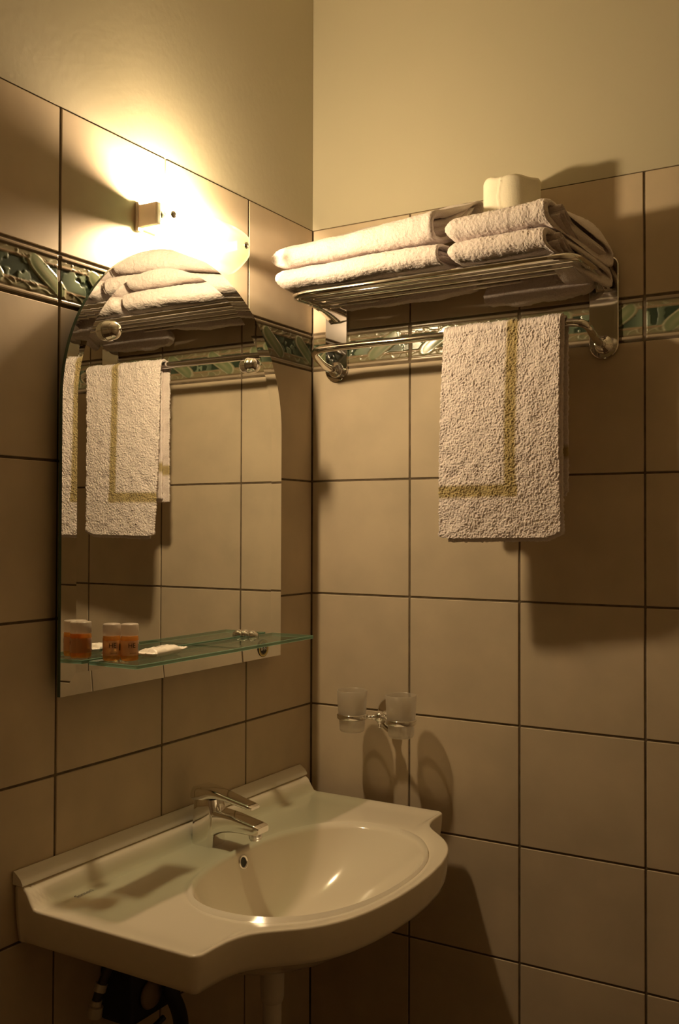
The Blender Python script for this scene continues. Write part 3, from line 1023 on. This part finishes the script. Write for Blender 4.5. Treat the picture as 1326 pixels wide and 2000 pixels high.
done('drain_ring', bm, m_chrome, basin)
me = text_mesh('Santeri', .013, .00006)
me.transform(Matrix.Translation((.052, -.748, DECK - .0037)) @ Matrix.Rotation(PI/2, 4, 'Z') @ Matrix.Rotation(math.radians(0), 4, 'X'))
mk = link('maker_mark', me, m_greyink, basin, False)

# sealing strip along the wall
bm = bmesh.new()
zt = DECK + .050
prof = [(.0005, zt), (.003, zt + .0005), (.010, zt - .004), (.017, zt - .0095), (.0215, zt - .0165), (.0215, zt - .0195), (.0005, zt - .0195)]
loft(bm, [[(x, y, z) for x, z in prof] for y in (BYC - .398, BYC + .398)])
st = done('sealing_strip', bm, m_white_plastic, None, smooth=False, auto=40)
st['label'] = 'white plastic sealing strip along the wall behind the washbasin'; st['category'] = 'sealing strip'

# ------------------------------------------------------------------ faucet
fau = thing('faucet', (.062, BYC, DECK), 'chrome single-lever mixer faucet on the washbasin deck', 'faucet')
def rrect(cx, hx, hy, r, z=None, n=5, yc=BYC):
    pts = []
    for qx, qy, a0 in ((1, 1, 0), (-1, 1, PI/2), (-1, -1, PI), (1, -1, 1.5*PI)):
        for k in range(n+1):
            a = a0 + PI/2*k/n
            pts.append((cx + qx*(hx-r) + r*math.cos(a), yc + qy*(hy-r) + r*math.sin(a)))
    return pts
def zsec(x0, x1, hw, r, z, tilt=0):
    return [Vector((x, y, z + tilt*(x-(x0+x1)/2))) for x, y in rrect((x0+x1)/2, (x1-x0)/2, hw, r)]
bm = bmesh.new()
ZD = DECK - .0045
body_secs = [(.036, .086, .0230, .010, 0), (.036, .086, .0230, .010, .003), (.0365, .0865, .0225, .010, .022), (.037, .089, .0222, .010, .038), (.0375, .091, .0220, .011, .052), (.038, .090, .0218, .012, .066), (.0385, .0875, .0215, .014, .077), (.0390, .0860, .0205, .014, .084)]
loft(bm, [zsec(a, b_, hw, r, ZD + z) for a, b_, hw, r, z in body_secs])
done('faucet_body', bm, m_chrome, fau, smooth=True, auto=45)
bm = bmesh.new()   # spout, section in the y-z plane swept along x
def xsec(x, zc, hh, hw, r):
    pts = []
    for qy, qz, a0 in ((1, 1, 0), (-1, 1, PI/2), (-1, -1, PI), (1, -1, 1.5*PI)):
        for k in range(6):
            a = a0 + PI/2*k/5
            pts.append(Vector((x, BYC + qy*(hw-r) + r*math.cos(a), zc + qz*(hh-r) + r*math.sin(a))))
    return pts
loft(bm, [xsec(.060, ZD+.040, .027, .0205, .008), xsec(.080, ZD+.042, .026, .0205, .008), xsec(.092, ZD+.0445, .0210, .0200, .008), xsec(.105, ZD+.0465, .0175, .0195, .007), xsec(.125, ZD+.0470, .0145, .0190, .006), xsec(.150, ZD+.0450, .0115, .0185, .005), xsec(.170, ZD+.0430, .0095, .0180, .004), xsec(.181, ZD+.0425, .0075, .0172, .003), xsec(.1845, ZD+.0425, .0050, .0160, .003)])
done('spout', bm, m_chrome, fau, smooth=True, auto=45)
bm = bmesh.new()
lathe(bm, [(0, 0), (.0115, 0), (.0120, .002), (.0120, .011), (.010, .013), (.010, .015), (0, .0135)], axis_mat((.1665, BYC, ZD + .0370), (.10, 0, -1)), 32)
done('aerator', bm, m_chrome_s, fau, smooth=True, auto=40)
bm = bmesh.new()   # lever cap and handle
secs = []
for x, zc, hh, hw, r in ((.034, .0880, .0080, .0190, .006), (.038, .0905, .0125, .0215, .009), (.050, .0920, .0140, .0222, .009), (.064, .0915, .0135, .0218, .009), (.076, .0935, .0095, .0205, .007), (.090, .0935, .0062, .0190, .005), (.110, .0900, .0050, .0175, .004), (.135, .0850, .0044, .0160, .004), (.155, .0812, .0042, .0150, .004), (.164, .0795, .0036, .0140, .003), (.167, .0790, .0022, .0125, .002)):
    secs.append(xsec(x, ZD + zc, hh, hw, r))
loft(bm, secs)
done('lever', bm, m_chrome, fau, smooth=True, auto=45)
bm = bmesh.new()
lathe(bm, [(0, 0), (.0165, 0), (.0178, .004), (.0165, .012), (.012, .018), (.0, .020)], axis_mat((.076, BYC, ZD + .058), (1, 0, .25)), 32)
done('cartridge_cover', bm, m_chrome, fau, smooth=True)

# ------------------------------------------------------------------ plumbing under the basin
sx, sy = .205, BYC
pipe = thing('siphon_pipe', (sx, sy, .35), 'white plastic siphon pipe hanging below the washbasin bowl', 'pipe')
bm = bmesh.new()
lathe(bm, [(.0, 0), (.034, 0), (.034, -.022), (.030, -.024), (0, -.024)], axis_mat((sx, sy, DECK - .155), (0, 0, 1)), 36)
done('drain_nut', bm, m_black, pipe)
bm = bmesh.new()
zt = DECK - .178
lathe(bm, [(0, 0), (.029, 0), (.029, -.008), (.0215, -.018), (.0205, -.070), (.0185, -.078), (.0165, -.080), (.0165, -.16), (.030, -.165), (.031, -.235), (.026, -.245), (0, -.246)], axis_mat((sx, sy, zt), (0, 0, 1)), 36)
tube(bm, bend([(sx, sy, zt - .185), (.12, sy, zt - .185), (.0, sy, zt - .185)], .02), .016, 20)
done('pipe_body', bm, m_white_plastic, pipe, smooth=True, auto=40)

def valve(y, z, label):
    t = thing('angle_valve', (0, y, z), label, 'valve')
    bm = bmesh.new()
    lathe(bm, [(0, 0), (.027, 0), (.027, .003), (.012, .006), (.011, .055), (0, .055)], axis_mat((0, y, z), (1, 0, 0)), 28)
    lathe(bm, [(0, 0), (.009, 0), (.009, .03), (.012, .03), (.012, .042), (0, .042)], axis_mat((.042, y, z), (0, 0, 1)), 24)
    done('valve_body', bm, m_chrome_s, t, smooth=True, auto=40)
    bm = bmesh.new()
    lathe(bm, [(0, 0), (.016, 0), (.018, .004), (.018, .02), (.014, .024), (0, .024)], axis_mat((.055, y, z), (1, 0, 0)), 10)
    done('valve_knob', bm, m_darkmetal, t, smooth=False)
valve(-.745, .560, 'angle valve on the left wall under the washbasin, below the hose with pale fittings')
hose = thing('supply_hose', (.05, -.72, .60), 'dark flexible supply hose with pale fittings under the washbasin at the left', 'hose')
bm = bmesh.new()
tube(bm, bend([(.050, -.722, .655), (.055, -.712, .69), (.065, -.690, .735), (.060, -.60, .760), (.058, -.52, .782)], .03, 8), .0075, 14)
done('hose_line', bm, m_darkmetal, hose, smooth=True, auto=50)
bm = bmesh.new()
lathe(bm, [(0, 0), (.012, 0), (.012, .016), (.009, .018), (.009, .026), (.0, .026)], axis_mat((.050, -.722, .642), (.08, .12, 1)), 20)
lathe(bm, [(0, 0), (.010, 0), (.010, .012), (.0, .012)], axis_mat((.053, -.714, .680), (.15, .3, 1)), 20)
done('hose_fitting', bm, simple('nickel', (.6, .58, .5), .35, .6), hose, smooth=True, auto=40)
hose2 = thing('black_hose', (.10, -.60, .62), 'black hose looping down behind the front corner of the washbasin', 'hose')
bm = bmesh.new()
tube(bm, bend([(.065, -.47, .765), (.085, -.55, .68), (.095, -.60, .655), (.10, -.57, .60), (.08, -.54, .52), (.042, -.50, .44)], .05, 8), .013, 16)
tube(bm, bend([(.09, -.60, .60), (.08, -.66, .575), (.06, -.735, .545)], .03, 6), .005, 12)
done('hose_line', bm, m_black, hose2, smooth=True, auto=50)
outlet = thing('wall_outlet_box', (.0, -.60, .63), 'dark box with a cream cover on the wall under the washbasin', 'wall box')
bm = bmesh.new(); box(bm, 0, .07, -.66, -.53, .60, .69, .008, 2)
done('box_body', bm, m_black, outlet)
bm = bmesh.new()
lathe(bm, [(0, 0), (.022, 0), (.024, .004), (.020, .010), (0, .012)], axis_mat((.070, -.615, .640), (1, 0, 0)), 28)
done('box_cover', bm, simple('cream_plastic', (.28, .22, .15), .5), outlet)
